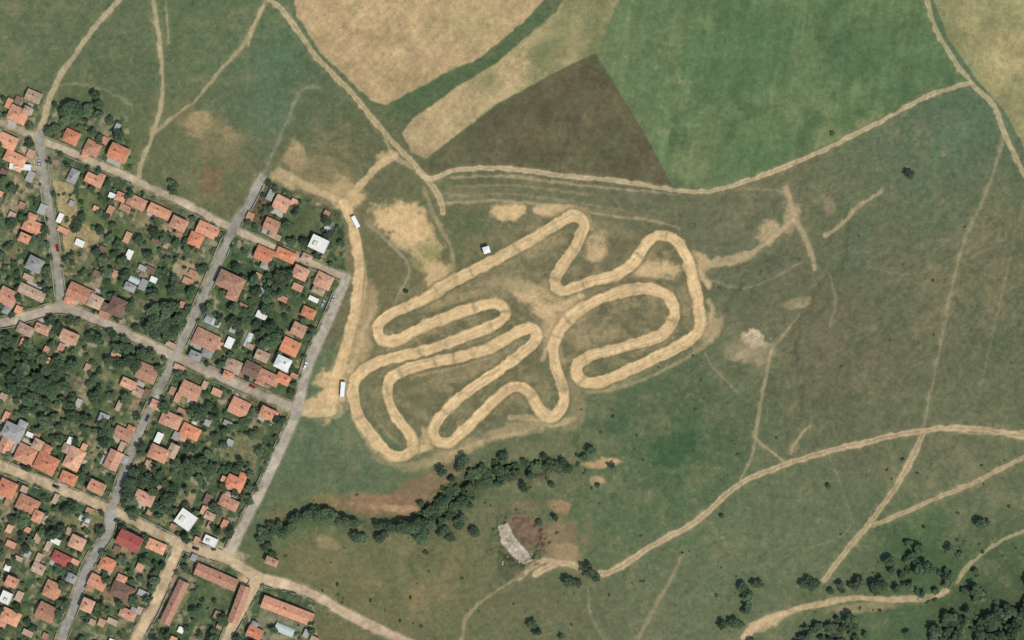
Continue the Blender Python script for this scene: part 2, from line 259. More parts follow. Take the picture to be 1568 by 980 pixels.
paint(near*sst(0.1,0.7,-n10*0.8+.2*fine)*0.45,(88,94,67))
rj=random.Random(4); jumps=[]; a=20
while a<TL-20:
    jumps.append(a); a+=rj.choice([24,30,42,55,75,95])
hw=8.1+0.9*n40+0.4*n10
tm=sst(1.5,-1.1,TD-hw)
ruts=fba(TA/45,TS/2.2,3,71)
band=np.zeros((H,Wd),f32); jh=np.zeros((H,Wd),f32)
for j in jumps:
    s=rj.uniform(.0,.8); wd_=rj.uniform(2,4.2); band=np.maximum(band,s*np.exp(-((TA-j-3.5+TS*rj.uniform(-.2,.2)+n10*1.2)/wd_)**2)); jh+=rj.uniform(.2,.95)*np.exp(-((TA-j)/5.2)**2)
ex=[([(600,370),(640,390),(668,425),(655,450)],9,.6),([(978,418),(1020,412),(1060,412),(1085,435)],10,.85),([(1045,370),(1055,400),(1078,425),(1085,440)],6,.7),([(820,322),(860,318),(895,330),(905,350)],7,.7),([(1075,500),(1092,480),(1085,460)],6,.6),
([(830,480),(860,470),(890,455)],11,.9),([(850,500),(838,530),(830,550)],7,.65),([(640,690),(655,680),(650,660)],9,.8),([(780,640),(820,640),(850,650),(880,640)],7,.6),([(690,695),(760,670),(830,660)],5,.55),([(900,600),(960,590),(1040,555),(1090,520)],5,.5),
([(790,450),(830,470),(850,500)],9,.75),([(640,575),(700,562),(745,548)],4,.45),([(575,640),(600,670),(612,680)],4,.35)]
for p,w,s in ex:
    D=pdist(p,w+6); paint(sst(3,-2,D-w/2-n40)*s*np.clip(1-.4*sst(0,1,n10),0,1),(178,156,117))
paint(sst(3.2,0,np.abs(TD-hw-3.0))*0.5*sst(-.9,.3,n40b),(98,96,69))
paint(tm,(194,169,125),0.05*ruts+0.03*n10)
paint(tm*sst(0.1,0.9,ruts)*0.3,(210,188,148)); paint(tm*sst(0.1,0.9,-ruts)*0.28,(158,138,102))
paint(tm*sst(-0.1,0.6,n40+0.4*n10)*0.18,(152,136,100))
paint(tm*sst(0.4,0.85,fbm(TA/14,TS/9,3,75))*0.35,(130,124,90))
paint(tm*band*0.65,(108,110,78))  # grassy gaps and jump shading, both painted into the colour as dark bands
lum=1+0.045*fine+0.05*white+0.03*mid
col*=lum[...,None]
gray=col.mean(axis=2,keepdims=True); col=gray+(col-gray)*0.96
col*=np.array([1.025,.995,.965],f32)
col=np.clip(col,8,235)
# ------------------------------------------------------------- relief
edge=sst(0,120,PX-X0)*sst(0,120,X1-PX)*sst(0,90,PY-Y0)*sst(0,90,Y1-PY)
Z=1.6*fbm(PX/260,PY/260,3,81)+0.35*fbm(PX/55,PY/55,3,82)*(1-mV)+0.06*n10*(1-mV)
gd=pdist([(430,790),(490,775),(540,786),(600,792),(650,782),(690,760),(715,735),(760,722),(830,712)],40,BX,BY)
Z-=3.2*np.exp(-(gd/13)**2)
Z+=0.5*er*hill*0.5
gq=pdist([(1245,690),(1215,560),(1225,470),(1280,400),(1300,340)],30,BX,BY); Z-=1.0*np.exp(-(gq/7)**2)
gq=pdist([(1100,470),(1140,420),(1200,385),(1240,400)],30,BX,BY); Z-=0.8*np.exp(-(gq/6)**2)
pd=np.sqrt(((PX-800)/34)**2+((PY-828)/34)**2)+0.25*n10; Z-=2.4*sst(1.2,.7,pd); Z+=0.6*np.exp(-((pd-1.3)/.18)**2)
Z+=1.8*q2-1.0*q3
Z-=0.15*tm; Z+=jh*tm*0.75; Z+=0.24*np.exp(-((TD-hw-2.2)/2.6)**2)*sst(-.6,.4,n40)
Z+=0.25*np.exp(-(np.abs(gd-22)/6)**2)
Z=(Z*edge).astype(f32)
def zat(px,py):
    i=(px-X0)/ST; j=(py-Y0)/ST
    if i<0 or j<0 or i>=Wd-1 or j>=H-1: return 0.0
    return float(Z[int(j),int(i)])
def at(M,px,py):
    i=int((px-X0)/ST); j=int((py-Y0)/ST)
    if i<0 or j<0 or i>=Wd or j>=H: return 0.0
    return float(M[j,i])
lin=np.where(col/255<=0.04045,col/255/12.92,((col/255+0.055)/1.055)**2.4)/K
# ------------------------------------------------------------- materials
def newmat(name):
    m=bpy.data.materials.new(name); m.use_nodes=True; nt=m.node_tree; b=nt.nodes['Principled BSDF']
    b.inputs['Specular IOR Level'].default_value=0.15; b.inputs['Roughness'].default_value=0.9
    return m,nt,b
def ground_mat(name,var=0.22,bump=0.25):
    m,nt,b=newmat(name); N=nt.nodes.new; L=nt.links.new
    at_=N('ShaderNodeAttribute'); at_.attribute_name='Col'; tc=N('ShaderNodeTexCoord')
    n1=N('ShaderNodeTexNoise'); n1.inputs['Scale'].default_value=1.1; n1.inputs['Detail'].default_value=5
    n2=N('ShaderNodeTexNoise'); n2.inputs['Scale'].default_value=0.28; n2.inputs['Detail'].default_value=4
    L(tc.outputs['Object'],n1.inputs['Vector']); L(tc.outputs['Object'],n2.inputs['Vector'])
    ad=N('ShaderNodeMath'); ad.operation='ADD'; L(n1.outputs['Fac'],ad.inputs[0]); L(n2.outputs['Fac'],ad.inputs[1])
    mr=N('ShaderNodeMapRange'); mr.inputs['From Min'].default_value=0.6; mr.inputs['From Max'].default_value=1.4
    mr.inputs['To Min'].default_value=1-var; mr.inputs['To Max'].default_value=1+var; L(ad.outputs[0],mr.inputs['Value'])
    vm=N('ShaderNodeVectorMath'); vm.operation='SCALE'; L(at_.outputs['Color'],vm.inputs[0]); L(mr.outputs[0],vm.inputs['Scale'])
    L(vm.outputs[0],b.inputs['Base Color'])
    bp=N('ShaderNodeBump'); bp.inputs['Strength'].default_value=bump; bp.inputs['Distance'].default_value=0.5; L(n1.outputs['Fac'],bp.inputs['Height']); L(bp.outputs[0],b.inputs['Normal'])
    b.inputs['Roughness'].default_value=1; b.inputs['Specular IOR Level'].default_value=0
    return m
def lin1(c): c=c/255; return c/12.92 if c<=.04045 else ((c+.055)/1.055)**2.4
def flatmat(name,rgb,var=0.15,scale=1.5,rough=.9,wave=0.0,srgb=True,rnd=0.0,metal=0):
    m,nt,b=newmat(name); N=nt.nodes.new; L=nt.links.new
    c=[lin1(v)/1.05 for v in rgb] if srgb else rgb
    tc=N('ShaderNodeTexCoord'); n=N('ShaderNodeTexNoise'); n.inputs['Scale'].default_value=scale; n.inputs['Detail'].default_value=5; L(tc.outputs['Object'],n.inputs['Vector'])
    mr=N('ShaderNodeMapRange'); mr.inputs['From Min'].default_value=.3; mr.inputs['From Max'].default_value=.7; mr.inputs['To Min'].default_value=1-var; mr.inputs['To Max'].default_value=1+var
    L(n.outputs['Fac'],mr.inputs['Value']); out=mr.outputs[0]
    if rnd>0:
        oi=N('ShaderNodeObjectInfo'); m2=N('ShaderNodeMapRange'); m2.inputs['To Min'].default_value=1-rnd; m2.inputs['To Max'].default_value=1+rnd; L(oi.outputs['Random'],m2.inputs['Value'])
        mm=N('ShaderNodeMath'); mm.operation='MULTIPLY'; L(out,mm.inputs[0]); L(m2.outputs[0],mm.inputs[1]); out=mm.outputs[0]
    if wave>0:
        w=N('ShaderNodeTexWave'); w.inputs['Scale'].default_value=1.3; w.inputs['Distortion'].default_value=0.4; L(tc.outputs['Object'],w.inputs['Vector'])
        m3=N('ShaderNodeMapRange'); m3.inputs['To Min'].default_value=1-wave; m3.inputs['To Max'].default_value=1+wave; L(w.outputs['Fac'],m3.inputs['Value'])
        mm=N('ShaderNodeMath'); mm.operation='MULTIPLY'; L(out,mm.inputs[0]); L(m3.outputs[0],mm.inputs[1]); out=mm.outputs[0]
    vm=N('ShaderNodeVectorMath'); vm.operation='SCALE'; vm.inputs[0].default_value=c; L(out,vm.inputs['Scale']); L(vm.outputs[0],b.inputs['Base Color'])
    b.inputs['Roughness'].default_value=rough; b.inputs['Metallic'].default_value=metal
    return m
ROOF=[flatmat('roof_tile_%d'%i,c,.26,.7,.9,.10,True,.16) for i,c in enumerate([(196,142,110),(186,134,106),(172,127,103),(198,151,121),(181,136,111),(163,124,101),(190,126,95),(190,145,118)])]
R_RED=flatmat('roof_tile_red',(158,86,76),.2,.8,.9,.08); R_BROWN=flatmat('roof_tile_brown',(118,94,80),.2,.8,.9,.08,True,.1)
R_GREY=flatmat('roof_fibre_cement',(148,148,142),.2,.8,.8,.1,True,.15); R_WHITE=flatmat('roof_white_membrane',(212,210,200),.08,.8,.7,0); R_TAN=flatmat('roof_old_tile',(170,145,121),.25,.7,.9,.1,True,.12)
M_WALL=flatmat('rendered_wall',(200,190,168),.1,1,.9,0,True,.15); M_GLASS=flatmat('window_glass',(40,48,56),.05,1,.1); M_DOOR=flatmat('door_wood',(96,66,44),.2,3,.6)
M_CONC=flatmat('concrete',(168,162,148),.15,1,.9,0,True,.1); M_BRICK=flatmat('chimney_brick',(150,86,66),.2,4,.9); M_TIMBER=flatmat('timber',(120,100,76),.2,3,.8)
M_METAL=flatmat('painted_white_metal',(222,222,217),.05,1,.5); M_TYRE=flatmat('tyre_rubber',(30,30,30),.1,4,.9); M_ROCK=flatmat('pale_rock',(168,158,140),.25,.8,1)
M_POLY=flatmat('polythene_film',(182,192,182),.1,.6,.4)
CARP=[flatmat('car_paint_%d'%i,c,.03,1,.3) for i,c in enumerate([(222,222,222),(160,165,170),(60,70,90),(140,40,36),(40,42,46)])]
def leafmat(name,rgb):
    m,nt,b=newmat(name); N=nt.nodes.new; L=nt.links.new
    oi=N('ShaderNodeObjectInfo'); tc=N('ShaderNodeTexCoord'); n=N('ShaderNodeTexNoise'); n.inputs['Scale'].default_value=.9; L(tc.outputs['Object'],n.inputs['Vector'])
    r=N('ShaderNodeValToRGB'); r.color_ramp.elements[0].position=.3; r.color_ramp.elements[1].position=.72
    r.color_ramp.elements[0].color=(rgb[0]*.7,rgb[1]*.7,rgb[2]*.7,1); r.color_ramp.elements[1].color=(rgb[0]*1.45,rgb[1]*1.35,rgb[2]*1.25,1); L(n.outputs['Fac'],r.inputs['Fac'])
    mr=N('ShaderNodeMapRange'); mr.inputs['To Min'].default_value=.7; mr.inputs['To Max'].default_value=1.35; L(oi.outputs['Random'],mr.inputs['Value'])
    vm=N('ShaderNodeVectorMath'); vm.operation='SCALE'; L(r.outputs['Color'],vm.inputs[0]); L(mr.outputs[0],vm.inputs['Scale']); L(vm.outputs[0],b.inputs['Base Color'])
    b.inputs['Roughness'].default_value=.8
    return m
M_LEAF=leafmat('leaf_foliage',(.048,.080,.042)); M_LEAF2=leafmat('leaf_foliage_light',(.070,.102,.053)); M_BARK=flatmat('bark',(92,78,62),.3,4,1)
# ------------------------------------------------------------- ground sheets
def grid_object(name,facemask,mat,dz=0.0,ring=False):
    jj,ii=np.nonzero(facemask)
    v00=jj*Wd+ii; q=np.stack([v00+Wd,v00+Wd+1,v00+1,v00],1)
    used,inv=np.unique(q.ravel(),return_inverse=True)
    co=np.stack([(PX.ravel()[used]-784)*S,(490-PY.ravel()[used])*S,Z.ravel()[used]+dz],1).astype(f32)
    cc=np.concatenate([lin.reshape(-1,3)[used],np.ones((len(used),1))],1).astype(f32)
    loops=inv.reshape(-1).astype(np.int32)
    if ring:
        xa,xb,ya,yb=WX(xs[0]),WX(xs[-1]),WY(ys[-1]),WY(ys[0]); F=9000.
        ex_=[(xa,ya),(xb,ya),(xb,yb),(xa,yb),(-F,-F),(F,-F),(F,F),(-F,F)]
        b=len(co); co=np.concatenate([co,np.array([(x,y,0) for x,y in ex_],f32)])
        cc=np.concatenate([cc,np.array([[.112,.128,.072,1]]*8,f32)])
        rf=np.array([[4,5,1,0],[5,6,2,1],[6,7,3,2],[7,4,0,3]])+b
        loops=np.concatenate([loops,rf.ravel().astype(np.int32)])
    nf=len(loops)//4
    me=bpy.data.meshes.new(name); me.vertices.add(len(co)); me.vertices.foreach_set('co',co.ravel())
    me.loops.add(len(loops)); me.loops.foreach_set('vertex_index',loops)
    me.polygons.add(nf); me.polygons.foreach_set('loop_start',np.arange(0,nf*4,4,dtype=np.int32))
    try: me.polygons.foreach_set('loop_total',np.full(nf,4,np.int32))
    except Exception: pass
    me.update(calc_edges=True)
    me.polygons.foreach_set('use_smooth',np.ones(nf,bool))
    ca_=me.color_attributes.new('Col','FLOAT_COLOR','POINT'); ca_.data.foreach_set('color',cc.ravel())
    me.materials.append(mat); me.update()
    return link(bpy.data.objects.new(name,me))
GM=ground_mat('ground_grass_and_soil'); GR=ground_mat('packed_dirt',.12,.15); GA=ground_mat('worn_asphalt',.08,.08)
full=np.ones((H-1,Wd-1),bool)
grid_object('ground',full,GM,0,True)
def fm(M,t): return (M[:-1,:-1]+M[1:,:-1]+M[:-1,1:]+M[1:,1:])/4>t
sm=fm(streetM,.5); tmf=fm(tm,.5)&~sm; dm=fm(dirtM,.5)&~sm&~tmf
grid_object('motocross_track',tmf,GR,.03); grid_object('dirt_road',dm,GR,.03); grid_object('village_street',sm,GA,.03)
# ------------------------------------------------------------- mesh helper
class MB:
    def __init__(s): s.v=[];s.f=[];s.m=[]
    def add(s,vs,fs,mi=0):
        b=len(s.v); s.v+=[tuple(v) for v in vs]; s.f+=[tuple(b+i for i in f) for f in fs]; s.m+=[mi]*len(fs)
    def box(s,x0,x1,y0,y1,z0,z1,mi=0):
        s.add([(x0,y0,z0),(x1,y0,z0),(x1,y1,z0),(x0,y1,z0),(x0,y0,z1),(x1,y0,z1),(x1,y1,z1),(x0,y1,z1)],[(3,2,1,0),(4,5,6,7),(0,1,5,4),(1,2,6,5),(2,3,7,6),(3,0,4,7)],mi)
    def cone(s,p,q,r0,r1,n=6,mi=0):
        p=Vector(p);q=Vector(q);d=(q-p).normalized();a=d.orthogonal().normalized();b=d.cross(a);vs=[]
        for c,r in((p,r0),(q,r1)):
            for i in range(n):
                t=2*math.pi*i/n; vs.append(c+a*math.cos(t)*r+b*math.sin(t)*r)
        s.add(vs,[(i,(i+1)%n,n+(i+1)%n,n+i) for i in range(n)]+[tuple(range(n-1,-1,-1)),tuple(range(n,2*n))],mi)
    def mesh(s,name,mats):
        me=bpy.data.meshes.new(name); me.from_pydata(s.v,[],s.f)
        for m in mats: me.materials.append(m)
        me.polygons.foreach_set('material_index',s.m); me.update(); return me
def child(par,name,me):
    o=link(bpy.data.objects.new(name,me)); o.parent=par; return o
occ=[]
def roofsolid(mb,L,Wq,ze,rise,hip,cx=0,cy=0,o=.4,t=.16):
    x=L/2+o;y=Wq/2+o; k=min(Wq/2,L/2-.3) if hip else 0
    vs=[(cx-x,cy-y,ze),(cx+x,cy-y,ze),(cx+x,cy+y,ze),(cx-x,cy+y,ze),(cx-x+k+(o if hip else 0),cy,ze+rise),(cx+x-k-(o if hip else 0),cy,ze+rise),(cx-x,cy-y,ze-t),(cx+x,cy-y,ze-t),(cx+x,cy+y,ze-t),(cx-x,cy+y,ze-t)]
    mb.add(vs,[(0,1,5,4),(2,3,4,5),(0,6,7,1),(1,7,8,2),(2,8,9,3),(3,9,6,0),(6,9,8,7)],0)
    mb.add([vs[0],vs[3],vs[4],vs[1],vs[2],vs[5]],[(1,0,2),(3,4,5)],0 if hip else 1)
    mb.box(cx-x+k+.1,cx+x-k-.1,cy-.12,cy+.12,ze+rise-.05,ze+rise+.08,0)
def house(px,py,w,h,roof=None,ang=-25,name='village_house',hip=None,wing=None,hgt=None,flat=False):
    rr=random.Random(int(px*31+py*7)); L=w*S;Wq=h*S;a=ang
    if Wq>L: L,Wq=Wq,L;a+=90
    e=bpy.data.objects.new(name,None); link(e); e.empty_display_size=1; e.location=(WX(px),WY(py),zat(px,py)-.15); e.rotation_euler=(0,0,math.radians(a+rr.uniform(-2,2)))
    hz=hgt or rr.choice([3.2,3.4,5.6,3.4]); roof=roof or rr.choice(ROOF); hip=rr.random()<.55 if hip is None else hip
    occ.append((px,py,max(w,h)*.5+2))
    wl=MB(); wl.box(-L/2,L/2,-Wq/2,Wq/2,-.6,hz-.17)
    rf=MB()
    if flat:
        rf.box(-L/2-.3,L/2+.3,-Wq/2-.3,Wq/2+.3,hz-.15,hz+.12,0)
        for b in((-L/2-.3,L/2+.3,-Wq/2-.3,-Wq/2-.1),(-L/2-.3,L/2+.3,Wq/2+.1,Wq/2+.3),(-L/2-.3,-L/2-.1,-Wq/2-.09,Wq/2+.09),(L/2+.1,L/2+.3,-Wq/2-.09,Wq/2+.09)): rf.box(*b,hz+.12,hz+.5,0)
        rf.box(-L*.3,-L*.05,-Wq*.25,Wq*.1,hz+.12,hz+1.6,1)
    else: roofsolid(rf,L,Wq,hz,Wq*.5*rr.uniform(.42,.6),hip)
    if wing is None: wing=rr.random()<.4 and not flat and L>8
    if wing:
        sx=rr.choice([-1,1]); sy=rr.choice([-1,1]); wl_=L*.42; ww=Wq*.5; cx=sx*(L/2-wl_/2-.2); cy=sy*(Wq/2+ww/2)
        wl.box(cx-wl_/2,cx+wl_/2,cy-ww/2,cy+ww/2,-.6,hz-.6-.17)
        rm_=MB(); roofsolid(rm_,wl_,ww,hz-.6,ww*.25,True,cx,cy,.28); child(e,'annex_roof',rm_.mesh('annex_roof',[rr.choice([roof,roof,R_TAN,R_GREY,rr.choice(ROOF)]),M_WALL]))
    child(e,'walls',wl.mesh('walls',[M_WALL])); child(e,'roof',rf.mesh('roof',[roof,M_WALL]))
    wn=MB(); fl=[1.0]+([3.7] if hz>5 else [])
    n=max(2,int(L/3))
    for z in fl:
        for i in range(n):
            x=-L/2+(i+.5)*L/n
            for sd in(-1,1):
                if sd<0 and i==n//2 and z<2: continue
                y=sd*Wq/2; wn.box(x-.5,x+.5,min(y,y+sd*.04),max(y,y+sd*.04),z,z+1.2)
                wn.box(x-.6,x+.6,min(y,y+sd*.09),max(y,y+sd*.09),z-.08,z-.003,1)
    child(e,'windows',wn.mesh('windows',[M_GLASS,M_CONC]))
    d=MB(); x=-L/2+(n//2+.5)*L/n; d.box(x-.5,x+.5,-Wq/2-.05,-Wq/2,0.15,2.2); d.box(x-.8,x+.8,-Wq/2-1.1,-Wq/2-.002,-.3,.14); child(e,'door',d.mesh('door',[M_DOOR]))
    if not flat:
        c=MB(); cx=rr.uniform(-.25,.25)*L; c.box(cx-.3,cx+.3,.4,1.0,hz-.3,hz+Wq*.28+.9); c.box(cx-.38,cx+.38,.32,1.08,hz+Wq*.28+.9,hz+Wq*.28+1.02); child(e,'chimney',c.mesh('chimney',[M_BRICK]))
    if rr.random()<.6 and name=='village_house':
        t=MB(); s_=rr.choice([-1,1]); y0=s_*(Wq/2+.5); y1=s_*(Wq/2+rr.uniform(2.2,4)); t.box(-L*.5,L*rr.uniform(0,.5),min(y0,y1),max(y0,y1),-.5,.22); child(e,'patio',t.mesh('patio',[M_CONC]))
    return e
HS=[(28,176,28,22),(110,210,22,19),(142,227,22,19),(183,235,28,22),(12,217,28,20),(24,243,32,16),(113,270,13,20,R_GREY),(145,276,26,14),(52,148,22,15,R_TAN),(44,170,12,10,R_TAN),
(186,302,14,12),(210,310,28,16),(245,324,34,14),(275,343,24,17),(300,367,20,19),(318,352,30,18),(432,312,22,20),(417,345,22,17),(405,390,26,20),(438,391,30,15),(461,418,22,18),(496,430,25,20),(354,432,40,24),(488,445,18,10,R_TAN),
(52,348,30,18),(40,365,16,12),(55,405,22,20,R_GREY),(13,455,26,24),(50,448,40,14,R_TAN),(125,450,40,22),(148,462,20,18,R_TAN),(181,470,24,26,R_BROWN),(40,505,24,14,R_TAN),(66,504,22,12),(108,516,26,16),(200,440,16,10,R_GREY),
(316,520,38,24),(386,566,24,20,R_BROWN),(412,578,32,16),(445,531,26,22),(458,505,20,18),(473,479,20,14),(358,560,24,18,R_TAN),(434,580,20,14),(292,598,30,22),(367,624,28,24),(412,634,26,17),(226,571,30,24),(198,588,22,13),(212,600,14,12,R_TAN),
(262,643,30,20),(292,661,28,18),(190,664,26,16),(244,694,28,20),(266,690,13,20,R_TAN),(10,682,18,22),(41,696,30,26),(73,709,32,26),(115,702,24,32),(106,732,24,16),(175,704,20,28),(150,745,24,16),(223,762,28,17),(360,740,26,20),(351,770,28,15),(322,790,14,10,R_TAN),
(12,748,26,24),(44,772,32,22),(60,790,14,16),(95,855,28,15,R_RED),(120,830,22,18),(165,863,22,18),(200,827,36,22,R_RED),(240,836,28,15),(150,891,26,18),(81,903,24,24),(71,937,26,24),(17,944,28,20),(135,926,18,18),(188,905,34,22,R_BROWN),(196,940,24,13),(20,890,16,14),
(391,968,22,15),(417,859,18,10),(300,545,18,12,R_GREY),(402,545,20,14,R_TAN),(330,355,10,10),(470,395,14,10,R_TAN),(350,575,14,10),(60,680,14,14,R_TAN),(160,640,14,12,R_GREY),(240,620,16,12),(60,870,18,14,R_TAN),(110,885,14,12,R_GREY),(-30,200,24,18),(-40,450,26,20),(-30,560,24,18),(-35,740,26,20),(-40,900,24,20),(-80,640,24,20),(60,1010,26,20),(150,1010,24,18),(260,1010,26,18)]
for h in HS: house(*h)
house(489,374,26,20,R_WHITE,-25,'unfinished_house',flat=True,hgt=6); house(286,795,27,24,R_WHITE,-35,'flat_roofed_house',flat=True,hgt=5.6)
house(434,556,22,18,R_WHITE,-25,'flat_roofed_house',hip=True); house(22,661,30,22,R_GREY,-25,'village_house',hip=True); house(323,828,20,12,R_WHITE,-25,'garage',flat=True,hgt=3)
house(32,256,32,8,R_WHITE,-3,'garage',flat=True,hgt=3); house(11,914,15,17,R_WHITE,-25,'flat_roofed_house',flat=True,hgt=5)
house(332,883,66,17,ROOF[2],-25,'long_barn',hip=False,wing=False,hgt=4); house(268,922,15,70,ROOF[5],-24,'long_barn',hip=False,wing=False,hgt=4)
house(367,925,15,58,ROOF[4],-22,'long_barn',hip=False,wing=False,hgt=4); house(441,934,80,18,ROOF[1],-22,'long_barn',hip=False,wing=False,hgt=4)
def shed(px,py):
    rr=random.Random(int(px*13+py*3)); e=bpy.data.objects.new('garden_shed',None); link(e); e.location=(WX(px),WY(py),zat(px,py)-.1); e.rotation_euler=(0,0,math.radians(-25+rr.choice([0,90])))
    L=rr.uniform(3,6.5);w=rr.uniform(2.4,4); a=MB(); a.add([(-L/2,-w/2,-.4),(L/2,-w/2,-.4),(L/2,w/2,-.4),(-L/2,w/2,-.4),(-L/2,-w/2,2),(L/2,-w/2,2),(L/2,w/2,2.6),(-L/2,w/2,2.6)],[(0,1,5,4),(1,2,6,5),(2,3,7,6),(3,0,4,7)])
    a.box(-.4,.4,-w/2-.04,-w/2,0,1.8,1)
    r=MB(); o=.25; r.add([(-L/2-o,-w/2-o,1.99),(L/2+o,-w/2-o,1.99),(L/2+o,w/2+o,2.7),(-L/2-o,w/2+o,2.7),(-L/2-o,-w/2-o,1.9),(L/2+o,-w/2-o,1.9),(L/2+o,w/2+o,2.61),(-L/2-o,w/2+o,2.61)],[(0,1,2,3),(7,6,5,4),(0,4,5,1),(1,5,6,2),(2,6,7,3),(3,7,4,0)])
    child(e,'walls',a.mesh('walls',[M_WALL,M_DOOR])); child(e,'roof',r.mesh('roof',[rr.choice([R_TAN,R_GREY,ROOF[5],R_BROWN,ROOF[2],ROOF[4],R_TAN,R_TAN,R_GREY,ROOF[7],ROOF[0],R_WHITE])]))
    occ.append((px,py,L/S*.5+1))
def free(px,py,r):
    if at(streetM,px,py)>.05 or at(streetM,px+r,py)>.3 or at(streetM,px-r,py)>.3 or at(streetM,px,py+r)>.3 or at(streetM,px,py-r)>.3: return False
    for x,y,q in occ:
        if (x-px)**2+(y-py)**2<(q*.8+r)**2: return False
    return True
rs=random.Random(9)
n=0
while n<190:
    px,py=rs.uniform(-100,520),rs.uniform(140,1000)
    if at(mV,px,py)<.9 or not free(px,py,5): continue
    if at(streetM,px,py)<.01: shed(px,py); n+=1
for p,w,c in STREETS:
    C=catmull(p,10); mb=MB()
    for sd in(-1,1):
        for a,b in zip(C[:-1],C[1:]):
            d=b-a; Ln=np.hypot(*d)
            if Ln<1: continue
            nrm=np.array([-d[1],d[0]])/Ln*sd*(w/2+3.2); A=a+nrm;B=b+nrm; m=(A+B)/2
            if at(mV,*m)<.8 or at(streetM,*m)>.1 or at(streetM,*A)>.1 or at(streetM,*B)>.1 or rs.random()<.4: continue
            z=zat(*m); x0,y0,x1,y1=WX(A[0]),WY(A[1]),WX(B[0]),WY(B[1]); dv=Vector((x1-x0,y1-y0,0)).normalized(); q=Vector((-dv.y,dv.x,0))*.13
            vs=[]
            for zz in(z-.6,z+1.5):
                vs+=[(x0-q.x,y0-q.y,zz),(x1-q.x,y1-q.y,zz),(x1+q.x,y1+q.y,zz),(x0+q.x,y0+q.y,zz)]
            mb.add(vs,[(3,2,1,0),(4,5,6,7),(0,1,5,4),(1,2,6,5),(2,3,7,6),(3,0,4,7)])
    if mb.v: link(bpy.data.objects.new('garden_wall',mb.mesh('garden_wall',[M_CONC])))
# ------------------------------------------------------------- trees
def treemesh(seed,r,h,leaf,shrub=False,nl=60):
    rr=random.Random(seed); mb=MB(); ht=.1 if shrub else h*.35
    if not shrub: mb.cone((0,0,-.4),(0.1,0,ht+.3),.05*r+.08,.03*r+.05,7,0)
    ncl=rr.randint(9,13)
    for i in range(ncl):
        t=rr.uniform(0,6.28); q=r*math.sqrt(rr.random())*.72; z=ht+(h-ht)*rr.uniform(.3,.8)*(1-.35*(q/r)**2)
        c=Vector((q*math.cos(t),q*math.sin(t),z)); cr=r*rr.uniform(.26,.46)
        mb.cone((0.1,0,ht*.8),c,.035*r+.02,.012*r,5,0)
        for k in range(nl):
            d=Vector((rr.gauss(0,1),rr.gauss(0,1),rr.gauss(0.35,.8))).normalized(); p=c+d*cr*rr.uniform(.6,1.12)
            nm=(d*.7+Vector((rr.uniform(-.5,.5),rr.uniform(-.5,.5),rr.uniform(.2,1)))).normalized(); u=nm.orthogonal().normalized(); v=nm.cross(u); s=rr.uniform(.17,.34)*(r/2.6)**.4
            a=rr.uniform(0,3.14); u,v=u*math.cos(a)+v*math.sin(a),v*math.cos(a)-u*math.sin(a)
            mb.add([p-u*s*1.3,p-v*s,p+u*s*1.3,p+v*s],[(0,1,2,3)],1)
    return mb.mesh('tree',[M_BARK,leaf])
TV=[treemesh(i,2.6,5.2+(i%3)*.6,M_LEAF if i%3 else M_LEAF2) for i in range(7)]
SV=[treemesh(50+i,1.5,1.4,M_LEAF2 if i%2 else M_LEAF,True,32) for i in range(4)]
def tree(px,py,r,name='broadleaf_tree',par=None,kind=None):
    me=rs.choice(TV if kind is None else kind); base=2.6 if kind is None else 1.5
    o=link(bpy.data.objects.new(name,me)); s=r*S/base; o.location=(WX(px),WY(py),zat(px,py)); o.scale=(s*rs.uniform(.85,1.15),s*rs.uniform(.85,1.15),s*rs.uniform(.7,1.0)); o.rotation_euler=(0,0,rs.uniform(0,6.28))
    if par: o.parent=par
def mass(name): return link(bpy.data.objects.new(name,None))
n=0;tries=0
while n<900 and tries<60000:
    tries+=1; px,py=rs.uniform(-120,525),rs.uniform(135,1010)
    if at(mV,px,py)<.9: continue
    g=at(col[...,1],px,py)
    if g>108 and rs.random()<.65: continue
    r=rs.choice([4,4,5,5,6,6,7,8,9.5])
    if free(px,py,r*.35): tree(px,py,r,'garden_tree'); n+=1
for cx,cy,rad,num_ in[(255,492,26,30),(50,572,46,44),(228,742,34,36),(250,762,22,16),(20,525,20,12),(120,345,8,2),(160,665,16,8),(110,172,14,6),(390,450,40,14),(400,500,30,12),(330,640,30,8),(60,820,30,8),(200,540,34,18),(430,440,20,8),(270,285,8,2),(145,158,20,6),(80,620,40,20),(300,715,30,12)]:
    for i in range(num_):
        t=rs.uniform(0,6.28);q=rad*math.sqrt(rs.random()); x,y=cx+q*math.cos(t),cy+q*math.sin(t)
        if at(streetM,x,y)<.1 and free(x,y,3): tree(x,y,rs.uniform(6,11),'garden_tree')
sh=mass('garden_shrubs'); n=0
while n<750:
    px,py=rs.uniform(-120,525),rs.uniform(135,1010)
    if at(mV,px,py)<.9 or not free(px,py,1.5): continue
    tree(px,py,rs.uniform(2,4),'shrub',sh,SV); n+=1
for x,y,r in[(1391,267,8),(545,822,10),(558,825,8),(582,825,8),(590,818,7),(652,820,8),(690,822,8),(726,814,9),(900,873,12),(872,890,9),(885,893,7),(802,746,9),(512,792,9),(520,800,8),(826,800,6),(936,712,6),(410,838,8),(418,850,7),(622,446,4),(1275,205,4),(845,742,6),(912,884,8),(850,792,6),(1268,745,4),(1105,790,4),(940,640,4),(815,955,8),(822,966,7),(860,975,6)]: tree(x,y,r)
rv_=mass('ravine_thicket')
C=catmull([(400,812),(440,800),(470,782),(500,784),(540,797),(580,803),(620,802),(650,796),(680,780),(700,752),(725,735),(770,718),(830,712),(900,706)],12)
